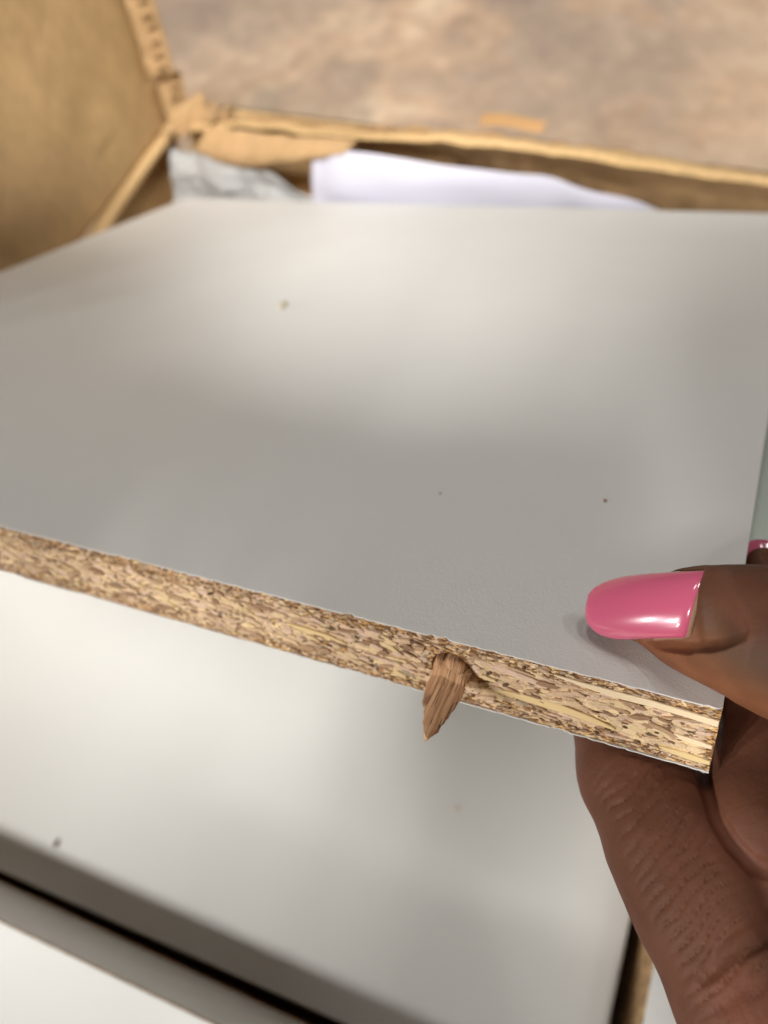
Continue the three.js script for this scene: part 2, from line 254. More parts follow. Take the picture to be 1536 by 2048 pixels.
// ---------------------------------------------------------------- the held board
// Board frame: u to the right along the raw edge, v its normal, w towards the viewer; origin at its near right top corner; metres.
const boardM = new THREE.Matrix4().makeBasis(V(0.9826, 0.1855, 0.0023), V(-0.1646, 0.8776, -0.4503), V(-0.0856, 0.4421, 0.8929));
const boardQ = new THREE.Quaternion().setFromRotationMatrix(boardM), boardP = V(0.0298, 0.2205, -0.0445);
const toWorld = (u, v, w) => V(u, v, w).applyQuaternion(boardQ).add(boardP);
const BW = 0.3443, BD = 0.314, BT = 0.016;
const HOLES = [[-0.0475, -0.0078, 0.0041], [-0.1735, -0.0082, 0.0041]];
{
  const o = thing('chipboard_panel', 'white laminated chipboard held up by one corner, raw edge towards the viewer', 'chipboard panel', boardP.toArray());
  o.quaternion.copy(boardQ);
  const R = rng(77);
  // core with two dowel holes in the raw edge
  const s = new THREE.Shape([[-BW, -BT + 0.0003], [0, -BT + 0.0003], [0, -0.0003], [-BW, -0.0003]].map((p) => new THREE.Vector2(...p)));
  for (const [x, y, r] of HOLES) { const h = new THREE.Path(); h.absellipse(x, y, r, r, 0, Math.PI * 2, true); s.holes.push(h); }
  const cg = new THREE.ExtrudeGeometry(s, { depth: BD, bevelEnabled: false, curveSegments: 20 }); cg.translate(0, 0, -BD - 0.0004);
  const core = part('particle_core', uvMetres(cg), glueDark, o);
  // melamine faces, their cut edge slightly chipped
  const face = (v0, th) => {
    const pts = [[-BW, -BD], [0, -BD]]; const q = [];
    for (let i = 0; i <= 700; i++) { const u = -BW * i / 700, c = noise3(u * 900, 1, v0 * 1e4), c2 = noise3(u * 160, 5, v0 * 1e4); q.push([u, -0.00005 - 0.00022 * Math.max(0, c - 0.45) * 2 - (c2 > 0.82 ? 0.0005 * noise3(u * 2000, 3, 1) : 0)]); }
    const sh = new THREE.Shape([...pts, ...q].map((p) => new THREE.Vector2(p[0], -p[1]))); const g = new THREE.ExtrudeGeometry(sh, { depth: th, bevelEnabled: false }); g.rotateX(-Math.PI / 2);
    // shape y = -w, after the turn z = -y = w
    g.translate(0, v0, 0); return uvMetres(g);
  };
  part('top_laminate', face(-0.0003, 0.0003), whiteBoard, o);
  part('bottom_laminate', face(-BT, 0.0003), whiteBoard, o);
  // wood chips on the raw edge: irregular flat slivers
  const variants = [];
  for (let k = 0; k < 16; k++) {
    const r = rng(900 + k), n = 7 + (k % 3), out = [];
    for (let i = 0; i < n; i++) { const a = (i + 0.6 * (r() - 0.5)) / n * Math.PI * 2, rr = 0.36 + 0.16 * r(); const c = Math.cos(a); out.push([Math.sign(c) * Math.pow(Math.abs(c), 0.8) * rr, Math.sin(a) * rr]); }
    const P = [], id = []; const hc = 0.8 + 0.3 * r(), sl = 0.6 * (r() - 0.5), st = 0.6 * (r() - 0.5);
    for (const [x, y] of out) P.push(x, y, -0.4);
    for (const [x, y] of out) P.push(x * 0.86, y * 0.84, hc * 0.75 + sl * x + st * y);
    P.push(0.05 * (r() - 0.5), 0, hc + 0.1);
    for (let i = 0; i < n; i++) { const j = (i + 1) % n; id.push(i, j, n + j, i, n + j, n + i, n + i, n + j, 2 * n); }
    let g = new THREE.BufferGeometry(); g.setAttribute('position', new THREE.Float32BufferAttribute(P, 3)); g.setIndex(id); g = g.toNonIndexed(); g.computeVertexNormals(); { const p = g.attributes.position, q = new Float32Array(p.count * 2); for (let i = 0; i < p.count; i++) { q[2 * i] = p.getX(i) * 0.4 + k * 0.37; q[2 * i + 1] = p.getY(i) * 0.12 + k * 0.21; } g.setAttribute('uv', new THREE.BufferAttribute(q, 2)); } variants.push(g);
  }
  const pal = [[0.83, 0.645, 0.37], [0.80, 0.61, 0.38], [0.76, 0.57, 0.37], [0.72, 0.52, 0.35], [0.62, 0.44, 0.28], [0.76, 0.56, 0.43], [0.50, 0.33, 0.20], [0.36, 0.22, 0.13], [0.20, 0.12, 0.07], [0.45, 0.36, 0.26]];
  const prob = [0.13, 0.16, 0.15, 0.13, 0.10, 0.12, 0.08, 0.05, 0.04, 0.04];
  const pickColor = (fine) => { let x = R() * (fine ? 0.92 : 1), i = 0; while (i < 9 && x > prob[i]) x -= prob[i++]; return fine && R() < 0.42 ? 4 + Math.floor(R() * 6) : i; };
  const inHole = (u, v, m) => HOLES.some(([x, y, r]) => Math.hypot(u - x, v - y) < r + m);
  const stuffG = [], big = [];
  const M = new THREE.Matrix4(), q = new THREE.Quaternion(), e = new THREE.Euler();
  const place = (L, H, D, ang, u, v, z) => { e.set(0, 0, ang); q.setFromEuler(e); return M.compose(V(u, v, z), q, V(L, H, D)); };
  const grainMap = tex(512, (a, b) => { const f = pfbm(a, b, 10, 90, 3, 12), g = pfbm(a, b, 40, 60, 2, 19), d = pfbm(a, b, 24, 110, 2, 33); const k = 0.88 + 0.26 * (f - 0.5) + 0.22 * (g - 0.5) - 0.16 * smooth(0.64, 0.72, d); return [k, k * 0.985, k * 0.96]; });
  const chipMat = new THREE.MeshStandardMaterial({ vertexColors: true, roughness: 0.9, map: rep(grainMap, 0.009) });
  const colored = (g, c) => { const n = g.attributes.position.count, a = new Float32Array(n * 3); for (let i = 0; i < n; i++) { a[3 * i] = c[0]; a[3 * i + 1] = c[1]; a[3 * i + 2] = c[2]; } g.setAttribute('color', new THREE.BufferAttribute(a, 3)); return g; };
  for (let k = 0; k < 9500; k++) {
    const u = -BW + 0.0005 + (BW - 0.001) * R(), t = R(), v = -0.0006 - (BT - 0.0012) * t; const skin = Math.min(t, 1 - t) < 0.2;
    let L = (skin ? 0.0008 : 0.0014) + (skin ? 0.0019 : 0.0046) * R() * R(), H = L * (0.22 + 0.36 * R()); H = Math.min(H, skin ? 0.0008 : 0.0017);
    if (inHole(u, v, L * 0.4) || u + L * 0.55 > -0.0001 || u - L * 0.55 < -BW) continue;
    const vv = clamp(v, -BT + 0.0004 + H / 2, -0.0004 - H / 2), c = pal[pickColor(skin)], j = 0.92 + 0.45 * R();
    const g = variants[Math.floor(R() * 16)].clone(); g.applyMatrix4(place(L, H, 0.00003 + 0.00009 * R(), (R() - 0.5) * (R() < 0.12 ? 2.0 : 0.5), u, vv, -0.0004 + 0.00015 * R())); g.computeVertexNormals(); { const p = g.attributes.position, w = g.attributes.uv, o1 = R(), o2 = R(); for (let i = 0; i < p.count; i++) w.setXY(i, p.getX(i) + o1, p.getY(i) + o2); } stuffG.push(colored(g, c.map((x) => x * j)));
  }
  for (let k = 0; k < 900; k++) {   // dark bark specks
    const u = -0.001 - (BW - 0.003) * R(), v = -0.001 - (BT - 0.002) * R(), L = 0.0005 + 0.0016 * R() * R(), H = L * (0.22 + 0.4 * R()); if (inHole(u, v, L)) continue;
    const g = variants[Math.floor(R() * 16)].clone(); g.applyMatrix4(place(L, H, 0.00008, (R() - 0.5) * 2, u, v, -0.00016)); g.computeVertexNormals(); stuffG.push(colored(g, [[0.16, 0.09, 0.05], [0.26, 0.14, 0.08], [0.36, 0.20, 0.12]][Math.floor(R() * 3)]));
  }
  const st = part('chip_mass', mergeGeometries(stuffG), chipMat, core); st.userData.kind = 'stuff';
  const mats = pal.map((c) => new THREE.MeshStandardMaterial({ color: new THREE.Color(...c)  .multiplyScalar(1.15), roughness: 0.88, map: grainMap }));
  const chip = (L, H, ang, u, v, ci, D = 0.0003) => { const m = part('wood_chip', variants[Math.floor(R() * 16)], mats[ci], core); place(L, H, D, ang, u, v, -0.00025).decompose(m.position, m.quaternion, m.scale); };
  for (let k = 0; k < 285; k++) {
    const u = -0.001 - 0.176 * Math.pow(R(), 0.85), v = -0.0028 - 0.0104 * R(), L = 0.0026 + 0.0066 * R() * R(), H = 0.0006 + 0.0015 * R();
    if (inHole(u, v, L * 0.5) || u + L * 0.55 > 0) continue;
    chip(L, H, (R() - 0.5) * 0.7, u, v, [0, 0, 1, 1, 2, 3, 3, 5, 4, 6, 6, 7][Math.floor(R() * 12)], 0.00035 + 0.0002 * R());
  }
  // long pale slivers near the corner, shaped one by one: centre line and half widths in mm
  const sliver = (pts, ci) => {
    const top = pts.map(([u, v, h]) => [u, v + h]), bot = pts.map(([u, v, h]) => [u, v - h]).reverse();
    const sh = new THREE.Shape([...top, ...bot].map((p) => new THREE.Vector2(p[0] / 1000, p[1] / 1000))); const g = new THREE.ExtrudeGeometry(sh, { depth: 0.0003, bevelEnabled: true, bevelThickness: 0.0001, bevelSize: 0.0001, bevelSegments: 1 });
    g.translate(0, 0, -0.0002); part('wood_chip', (() => { const q = uvMetres(g), w = q.attributes.uv; for (let i = 0; i < w.count; i++) w.setXY(i, w.getX(i) * 45, w.getY(i) * 80); return q; })(), mats[ci], core);
  };
  const pale = mats[0].clone(); pale.color.setRGB(1.15, 0.93, 0.62); pale.map = null; pale.color.multiplyScalar(0.82); mats.push(pale); const yellow = mats[0].clone(); yellow.color.setRGB(1.05, 0.79, 0.40); yellow.map = null; yellow.color.multiplyScalar(0.84); mats.push(yellow);
  sliver([[-27.6, -1.9, 0.05], [-23, -2.4, 0.35], [-17, -2.75, 0.62], [-11, -2.7, 0.62], [-5, -3.0, 0.6], [-0.2, -3.4, 0.62]], 10);
  sliver([[-41, -9.9, 0.05], [-37.5, -9.7, 0.35], [-32, -9.7, 0.75], [-26, -9.8, 0.85], [-20.5, -10.5, 0.65], [-16.5, -11.3, 0.2]], 11);
  sliver([[-8.5, -12.6, 0.05], [-6, -12.9, 0.5], [-2.5, -13.1, 0.6], [-0.2, -13.2, 0.35]], 11);
  sliver([[-10, -8.6, 0.05], [-6, -8.8, 0.4], [-2, -9.1, 0.45], [-0.4, -9.3, 0.3]], 10);
  sliver([[-40, -3.6, 0.1], [-36, -4.0, 0.65], [-31.5, -4.8, 0.6], [-28.5, -5.2, 0.1]], 5);
  sliver([[-84, -7.0, 0.1], [-80, -7.2, 0.45], [-74, -7.5, 0.4], [-70, -8.2, 0.05]], 11);
  sliver([[-66, -9.4, 0.05], [-61, -9.9, 0.35], [-55, -10.9, 0.1]], 5);
}

// ---------------------------------------------------------------- the broken dowel in its hole
{
  const p = toWorld(-0.0475, -0.0078, 0), o = thing('broken_dowel', 'split brown wooden dowel stub sticking out of the raw chipboard edge', 'dowel', p.toArray()); o.quaternion.copy(boardQ);
  const t = tex(256, (a, b) => { const f = pfbm(a, b, 26, 3, 3, 5), g = pfbm(a, b, 60, 6, 2, 15); const k = lerp3([0.74, 0.55, 0.40], [0.85, 0.67, 0.50], smooth(0.3, 0.65, f)); return lerp3(k, [0.42, 0.27, 0.18], 0.75 * smooth(0.70, 0.78, g)); }, true);
  const mat = new THREE.MeshStandardMaterial({ map: t, roughness: 0.85, bumpMap: t, bumpScale: 0.0005 });
  // cross-sections (x, y) going outwards along z; the far end splits into a long point and a short one
  const shard = (stations, n) => {
    const P = [], uv = [], id = [];
    stations.forEach(([z, cx, cy, rx, ry], j) => { for (let i = 0; i < n; i++) { const a = i / n * Math.PI * 2, f = 1 + 0.10 * Math.sin(a * 9 + 0.4) + 0.10 * (noise3(i * 0.9, j * 0.5, 3) - 0.5); P.push((cx + Math.cos(a) * rx * f) / 1000, (cy + Math.sin(a) * ry * f) / 1000, (z + 0.25 * (noise3(i * 1.3, j, 8) - 0.5)) / 1000); uv.push(i / n * 2, z / 12); } });
    const m = stations.length; for (let j = 0; j < m - 1; j++) for (let i = 0; i < n; i++) { const a = j * n + i, b = j * n + (i + 1) % n; id.push(a, b, b + n, a, b + n, a + n); }
    P.push(stations[m - 1][1] / 1000, stations[m - 1][2] / 1000, (stations[m - 1][0] + 0.5) / 1000); uv.push(0.5, 1); for (let i = 0; i < n; i++) id.push((m - 1) * n + i, (m - 1) * n + (i + 1) % n, m * n);
    const g = new THREE.BufferGeometry(); g.setAttribute('position', new THREE.Float32BufferAttribute(P, 3)); g.setAttribute('uv', new THREE.Float32BufferAttribute(uv, 2)); g.setIndex(id); g.computeVertexNormals(); return g;
  };
  // flat torn stub: left and right outline (mm across) along the axis, straight grain, jagged tip
  const left = [[-5, -3.0], [1, -2.8], [5, -2.2], [9.3, -1.6], [9.9, -0.5], [11.5, -0.4], [13.5, 0.3], [15.2, 1.0], [16.4, 1.9]], right = [[-5, 3.7], [0, 3.8], [2.5, 4.1], [6, 4.2], [10, 3.6], [13.3, 2.9], [15.3, 2.3], [16.4, 1.95]];
  const at = (L, z) => { for (let i = 1; i < L.length; i++) if (z <= L[i][0]) return mixn(L[i - 1][1], L[i][1], (z - L[i - 1][0]) / (L[i][0] - L[i - 1][0])); return L[L.length - 1][1]; };
  const flat = sheet(46, 120, (t, q) => { const z = mixn(-5, 16.35, q), jag = 0.03 * (noise3(z * 3, 0, 1) - 0.5), x = mixn(at(left, z) + jag, at(right, z) - jag, t); const ridge = 0.4 * (noise3(x * 1.3, z * 0.10, 4) - 0.5) + 0.14 * (noise3(x * 4, z * 0.2, 6) - 0.5); return V((0.4 - x * -1) / 1000 - 0.0007, (0.6 + ridge - 0.10 * z + 0.9 * smooth(3.4, 1.6, z + 0.8 * noise3(x * 1.5, 2, 2)) - 0.05 * x * x) / 1000, z / 1000); }, 0.0016);
  { const w = flat.attributes.uv, p = flat.attributes.position; for (let i = 0; i < p.count; i++) w.setXY(i, p.getX(i) * 1000 / 9, p.getZ(i) * 1000 / 26); }
  part('dowel_stub', flat, mat, o);
  part('splinter', shard([[-4, -2.0, 1.4, 1.3, 1.3], [0.2, -1.9, 1.5, 1.3, 1.2], [1.2, -1.7, 1.3, 1.0, 0.8], [1.7, -1.6, 1.1, 0.5, 0.4]], 14), mat, o);
  part('torn_fibres', shard([[-3.0, 0.9, 1.9, 2.2, 1.5], [0.4, 1.0, 2.0, 2.3, 1.3], [1.4, 1.3, 1.6, 1.9, 0.9], [2.0, 1.5, 1.2, 1.1, 0.5]], 18), mat, o);
}

// ---------------------------------------------------------------- crumbs
function crumb(label, pos, size, color, seed, qn, group) {
  const r = rng(seed), g = new THREE.IcosahedronGeometry(0.5, 1), p = g.attributes.position;
  for (let i = 0; i < p.count; i++) { const x = p.getX(i), y = p.getY(i), z = p.getZ(i), k = 0.7 + 0.6 * noise3(x * 3 + seed, y * 3, z * 3); p.setXYZ(i, x * k * size[0], y * k * size[1], z * k * size[2]); }
  g.computeVertexNormals(); const m = part('wood_crumb', g, new THREE.MeshStandardMaterial({ color: new THREE.Color(...color), roughness: 0.9 }), scene, true);
  m.position.copy(pos); if (qn) m.quaternion.copy(qn); m.rotateY(r() * 0.6 - 0.3); m.userData = { label, category: 'wood crumb' }; if (group) m.userData.group = group;
}
crumb('beige oblong wood crumb on the upper middle of the held board', toWorld(-0.1763, 0.0009, -0.1528), [0.0030, 0.0022, 0.0068], [0.52, 0.46, 0.34], 3, boardQ);
crumb('tiny reddish brown crumb on the held board above the thumb', toWorld(-0.0308, 0.0003, -0.055), [0.0008, 0.0007, 0.0009], [0.22, 0.08, 0.05], 4, boardQ);
crumb('tiny dark grey crumb on the held board left of the thumb', toWorld(-0.0678, 0.0002, -0.0464), [0.0006, 0.0005, 0.0005], [0.12, 0.10, 0.08], 5, boardQ);
crumb('dark brown crumb on the lower white panel near the front left', V(-0.1729, 0.001, 0.0279), [0.0026, 0.0022, 0.0030], [0.13, 0.10, 0.08], 6);
crumb('pale tan crumb on the lower white panel below the dowel', V(-0.0163, 0.0005, -0.042), [0.0018, 0.0012, 0.0015], [0.55, 0.42, 0.27], 7);

// ---------------------------------------------------------------- paper and plastic behind the board
{
  const o = thing('paper_sheets', 'white folded paper sheets tucked behind the far edge of the board', 'paper', [-0.1, 0, -0.36]);
  const top = new THREE.CatmullRomCurve3([V(-0.213, 0.028, -0.371), V(-0.19, 0.034, -0.374), V(-0.12, 0.037, -0.376), V(-0.06, 0.036, -0.376), V(-0.025, 0.036, -0.372), V(0.008, 0.030, -0.368), V(0.06, 0.006, -0.36)]);
  const off = V(-0.1, 0, -0.36);
  const body = (push, cut) => sheet(60, 14, (s, t) => { const p = top.getPoint(s); const low = -0.02; return V(p.x, mixn(p.y - cut, low, t), p.z + push + 0.014 * Math.sin(t * Math.PI * 0.9) * (0.6 + 0.4 * Math.sin(s * 7)) + 0.008 * (noise3(s * 6, t * 2.5, push * 900) - 0.5) + 0.012 * Math.abs(noise3(s * 5, t * 1.5, 7) - 0.5)).sub(off); }, 0.0006);
  part('paper_sheet', body(0, 0), paperMat, o);
  part('paper_sheet', sheet(50, 8, (s, t) => { const p = top.getPoint(0.04 + s * 0.8); return V(p.x, mixn(p.y - 0.021 - 0.012 * s, -0.012, t), p.z + 0.022 + 0.005 * t + 0.003 * noise3(s * 9, t, 3)).sub(off); }, 0.0012), paperMat, o);
}
{
  const o = thing('plastic_bag', 'crumpled silvery grey plastic bag in the back left corner of the box', 'plastic bag', [-0.26, 0, -0.365]);
  part('bag_film', sheet(70, 40, (s, t) => { const c = noise3(s * 7, t * 4, 1), d = Math.abs(noise3(s * 16, t * 9, 4) - 0.5); const topY = 0.008 - 0.026 * Math.max(0, s - 0.55) / 0.45 + 0.004 * (noise3(s * 10, 0, 2) - 0.5); return V(mixn(-0.061, 0.070, s), mixn(topY, -0.04, t), 0.020 * t - 0.008 + 0.010 * (c - 0.5) + 0.006 * d); }, 0.0004), filmMat, o);
}

// ---------------------------------------------------------------- the person's right hand: one continuous surface from a distance field (board frame, mm)
{
  const o = thing('person', 'hand with glossy pink nails pinching the corner of the chipboard', 'person', boardP.toArray()); o.quaternion.copy(boardQ);
  const bone = (a, b, ra, rb) => { const d = [b[0] - a[0], b[1] - a[1], b[2] - a[2]], l2 = d[0] * d[0] + d[1] * d[1] + d[2] * d[2]; return { a, d, l2, ra, rb }; };
  const cap = (B, x, y, z) => { const px = x - B.a[0], py = y - B.a[1], pz = z - B.a[2]; const t = clamp((px * B.d[0] + py * B.d[1] + pz * B.d[2]) / B.l2); const qx = px - t * B.d[0], qy = py - t * B.d[1], qz = pz - t * B.d[2]; return Math.sqrt(qx * qx + qy * qy + qz * qz) - mixn(B.ra, B.rb, t); };
  const smin = (a, b, k) => { const h = Math.max(k - Math.abs(a - b), 0) / k; return Math.min(a, b) - h * h * k * 0.25; };
  const chain = (pts) => pts.slice(1).map((p, i) => bone(pts[i].slice(0, 3), p.slice(0, 3), pts[i][3], p[3]));
  const thumb = chain([[-15.5, 5.6, -13.5, 5.6], [-6, 8.6, -10.5, 8.4], [2, 10.6, -8, 10.1], [9, 11.6, -5.5, 11.0], [28, 12, 3, 11.8], [50, 2, 18, 15], [72, -22, 42, 19]]);
  const index = chain([[-22, -23.6, -18, 7.2], [-12, -26.2, -3.2, 9.6], [-3.2, -28.6, 7.5, 10.7], [3.2, -31, 15, 11.0], [11.5, -35, 25.5, 10.6], [21.5, -39, 39, 12.5], [46, -40, 66, 17]]);
  const middle = chain([[4.5, -6.5, -46, 6.6], [8.6, -15.5, -22, 8.6], [9.8, -24, 2, 9.8], [20, -38, 22, 11], [40, -50, 50, 14]]);
  const ring = chain([[14, -18, -40, 6.6], [22, -32, -14, 8.6], [32, -44, 8, 9.6], [46, -54, 48, 14]]);
  const little = chain([[30, -30, -28, 6], [38, -44, -6, 7.4], [48, -54, 14, 8.4], [56, -56, 52, 13]]);
  const palm = chain([[34, -34, 46, 13], [58, -36, 62, 17], [84, -46, 94, 23]]).concat(chain([[46, -48, 52, 15], [62, -50, 72, 18], [84, -46, 94, 23]]), chain([[84, -46, 94, 23], [110, -58, 128, 25], [150, -76, 182, 31]]));
  const groups = [thumb, index, middle, ring, little];
  function nail(base, axis, normal, width, arc, bow, taper) {
    const B = V(...base), A = V(...axis), L = A.length(); A.normalize(); const Nn = V(...normal); Nn.addScaledVector(A, -Nn.dot(A)).normalize(); const S = V().crossVectors(Nn, A).normalize();
    return { B, A, Nn, S, L, width, arc, bow, at(s, t) {       // s 0..1 along, t -1..1 across
      const round = s > 0.55 ? Math.sqrt(Math.max(0, 1 - ((s - 0.55) / 0.45) ** 2.3)) : 1; const w = width / 2 * (1 - taper * (1 - s)) * Math.max(round, 0.02), r = arc, th = clamp(t * w / r, -1.5, 1.5);
      const cut = 1.7 * t * (1 - s) - 0.8 * (1 - t * t) * (s < 0.1 ? 1 - s * 10 : 0);
      return V().copy(B).addScaledVector(A, L * s + cut).addScaledVector(S, r * Math.sin(th)).addScaledVector(Nn, -r * (1 - Math.cos(th)) + bow * (1 - (2 * s - 0.75) ** 2)).multiplyScalar(0.001);
    } };
  }
  const NF = nail([-7.3, 14.0, -8.6], [-18.3, -9.0, -3.2], [-0.35, 0.72, 0.56], 13.4, 7.6, 0.9, 0.06);
  function chainD(c, x, y, z, k) { let d = 1e9; for (const B of c) d = smin(d, cap(B, x, y, z), k); return d; }
  // wrinkle fold at the root of the index finger, and finer folds
  let folds = [];
  const iA = index[1].a, iD = (() => { const q = [index[4].a[0] - iA[0], index[4].a[1] - iA[1], index[4].a[2] - iA[2]], l = Math.hypot(...q); return q.map((x) => x / l); })();
  const side = (() => { const c = [-0.03, 0.71, 0.70]; const s = [iD[1] * c[2] - iD[2] * c[1], iD[2] * c[0] - iD[0] * c[2], iD[0] * c[1] - iD[1] * c[0]], l = Math.hypot(...s); return s.map((x) => x / l); })();
  function field(x, y, z, fine) {
    const dT = chainD(thumb, x, y, z, 4), dI = chainD(index, x, y, z, 5), dM = chainD(middle, x, y, z, 4);
    const dR = chainD(ring, x, y, z, 4), dL = chainD(little, x, y, z, 4), dP = chainD(palm, x, y, z, 8);
    let d = smin(dI, dM, 1.6); d = smin(d, dR, 1.6); d = smin(d, dL, 1.6); d = smin(d, dP, 7); d = smin(d, dT, 2.5);
    { const nx = x - NF.B.x, ny = y - NF.B.y, nz = z - NF.B.z, sN = nx * NF.A.x + ny * NF.A.y + nz * NF.A.z, tN = nx * NF.S.x + ny * NF.S.y + nz * NF.S.z, hN = nx * NF.Nn.x + ny * NF.Nn.y + nz * NF.Nn.z;
      if (sN > -16 && Math.abs(tN) < 12) { const sf = -NF.arc * (1 - Math.cos(clamp(tN / NF.arc, -1.4, 1.4))) + NF.bow * (1 - (2 * Math.max(0, sN) / NF.L - 0.75) ** 2); const cutD = hN - sf + 0.2 - 1.3 * smooth(0.2, -2.2, sN) - 7 * smooth(-3, -15, sN) - 12 * smooth(-10, -16, sN); const lift = 0.9 * smooth(NF.width * 0.44, NF.width * 0.54, Math.abs(tN)) + 9 * smooth(NF.width * 0.5, NF.width * 0.85, Math.abs(tN)); d = -smin(-d, -(cutD - lift), 0.6); } }
    // flesh flattens against the board
    const bx = Math.max(x - 0.1, -x - 345), by = Math.abs(y + 8) - 8.05, bz = Math.max(z - 0.1, -z - 315); const db = Math.max(bx, by, bz); d = -smin(-d, db, 1.6);
    if (d > 3 || d < -3 || !fine) return d;
    const rx = x - iA[0], ry = y - iA[1], rz = z - iA[2], s = rx * iD[0] + ry * iD[1] + rz * iD[2], t = rx * side[0] + ry * side[1] + rz * side[2];
    if (dI < 2.2 && s > -6 && s < 62 && dI < dT) {
      // skin lines across the index finger
      const warp = 3.4 * (noise3(x * 0.13, y * 0.13, z * 0.13) - 0.5) + 0.5 * (noise3(x * 0.55, y * 0.55, z * 0.55) - 0.5), ph = (s - 0.28 * t + warp) / 4.0;
      const env = smooth(-3, 4, s) * (1 - smooth(34, 44, s)) * (0.6 + 0.4 * smooth(0.30, 0.62, noise3(x * 0.17 + 9, y * 0.17, z * 0.17))) * smooth(-9, -4.5, -Math.abs(t + 0.5));
      const wv = Math.sin(ph * Math.PI * 2); d += env * 0.46 * (1 - Math.abs(wv) ** 0.5) - env * 0.08;
    }
    { let cut = 0; for (const [B, depth] of folds) { const f = cap(B, x, y, z); if (f < 2) cut = Math.max(cut, depth * (1 - smooth(-0.3, 1.5, f))); } d += cut; }
    // palm lines running along the hand, and thumb joint lines
    if (s >= 38 && dT > 0.5) { const ph = t * 0.55 + 2.2 * noise3(x * 0.12, y * 0.12, z * 0.12); d += 0.16 * smooth(38, 44, s) * (1 - Math.abs(Math.sin(ph * Math.PI)) ** 0.5); }
    if (dT < 2 && dT < dI && x > -3) { const w2 = 2.4 * (noise3(x * 0.3, y * 0.3, z * 0.3) - 0.5), ph = (x + 0.25 * z + w2) / 2.6; d += 0.26 * smooth(0, 5, x) * (1 - smooth(18, 26, x)) * smooth(0.35, 0.6, noise3(x * 0.2, y * 0.2, z * 0.2)) * (1 - Math.abs(Math.sin(ph * Math.PI)) ** 0.5); }
    d += 0.10 * (noise3(x * 0.55, y * 0.55, z * 0.55) - 0.5) + 0.035 * (noise3(x * 2.1, y * 2.1, z * 2.1) - 0.5);
    return d;
  }
  // folds run along the surface: [points, width from / to, depth]
  const snap = (p) => { let [x, y, z] = p; for (let i = 0; i < 40; i++) { const f = field(x, y, z, false), e = 0.3, gx = field(x + e, y, z, false) - field(x - e, y, z, false), gy = field(x, y + e, z, false) - field(x, y - e, z, false), gz = field(x, y, z + e, false) - field(x, y, z - e, false), l = Math.hypot(gx, gy, gz) || 1; x -= 0.7 * f * gx / l; y -= 0.7 * f * gy / l; z -= 0.7 * f * gz / l; } return [x, y, z]; };
  const foldList = [];
  for (const [p, q, r0, r1, depth] of [[[1.6, -24, 33.5], [12.6, -26, 18], 0.15, 1.0, 1.5], [[-1.5, -22, -4], [12.5, -25, 8.5], 0.2, 0.7, 1.0], [[4, -24, 37], [13, -24, 27], 0.1, 0.3, 0.5], [[-9, -20, 3], [0, -17, 0], 0.1, 0.2, 0.35], [[9.5, 20, -2], [12.5, 8, 6.5], 0.1, 0.2, 0.4], [[13, 21, -1], [16, 9, 8.5], 0.1, 0.3, 0.5], [[17, 21, 1], [19.5, 9, 10], 0.1, 0.2, 0.4]]) {
    const pts = []; for (let i = 0; i <= 8; i++) { const t = i / 8; pts.push(snap([mixn(p[0], q[0], t) + 0.5 * (noise3(i * 0.8, p[0], 3) - 0.5), mixn(p[1], q[1], t), mixn(p[2], q[2], t) + 0.8 * (noise3(i * 0.8, p[0], 9) - 0.5)])); }
    for (let i = 0; i < 8; i++) foldList.push([bone(pts[i], pts[i + 1], mixn(r0, r1, i / 8), mixn(r0, r1, (i + 1) / 8)), depth * smooth(-0.05, 0.3, i / 8) * (q[1] < -20 ? 1 : smooth(1.05, 0.7, i / 8))]);
  }
  folds = foldList;
  const { verts, faces } = surfaceNets(field, [-30, -108, -60], [158, 34, 190], 0.55);
  const nv = verts.length / 3, nor = new Float32Array(nv * 3), col = new Float32Array(nv * 3), uv = new Float32Array(nv * 2);
  for (let i = 0; i < nv; i++) {
    const x = verts[3 * i], y = verts[3 * i + 1], z = verts[3 * i + 2], E = 0.22;
    let a = field(x + E, y, z, true) - field(x - E, y, z, true), b = field(x, y + E, z, true) - field(x, y - E, z, true), c = field(x, y, z + E, true) - field(x, y, z - E, true); const l = Math.hypot(a, b, c) || 1;
    nor.set([a / l, b / l, c / l], 3 * i);
    const dT = chainD(thumb, x, y, z, 4), big = noise3(x * 0.09, y * 0.09, z * 0.09), mid = noise3(x * 0.35, y * 0.35, z * 0.35), fine = noise3(x * 1.4, y * 1.4, z * 1.4);
    // brown skin: the back of the thumb is deeper brown than its palm side; light on its front is painted in too
    let k = [0.120, 0.047, 0.026]; const palmLit = smooth(17, 6, y);
    if (dT < 1.5) k = lerp3([0.09, 0.046, 0.026], [0.22, 0.085, 0.038], palmLit);
    k = lerp3(k, [0.155, 0.052, 0.030], 0.5 * smooth(0.45, 0.75, big)); const m = 0.86 + 0.22 * mid + 0.10 * (fine - 0.5);
    col.set([k[0] * m, k[1] * m, k[2] * m], 3 * i); uv.set([(x * 0.6 + z * 0.8) / 1000, (y + 0.3 * x) / 1000], 2 * i);
  }
  const g = new THREE.BufferGeometry(); g.setAttribute('position', new THREE.BufferAttribute(new Float32Array(verts.map((v) => v / 1000)), 3)); g.setAttribute('normal', new THREE.BufferAttribute(nor, 3)); g.setAttribute('color', new THREE.BufferAttribute(col, 3)); g.setAttribute('uv', new THREE.BufferAttribute(uv, 2)); g.setIndex(faces);
  const skinBump = tex(512, (s, t) => pfbm(s, t, 70, 70, 2, 55) * 0.6 + 0.4 * pfbm(s, t, 24, 30, 2, 66));
  const skin = new THREE.MeshPhysicalMaterial({ vertexColors: true, roughness: 0.6, specularIntensity: 0.45, bumpMap: rep(skinBump, 0.02), bumpScale: 0.00006 });
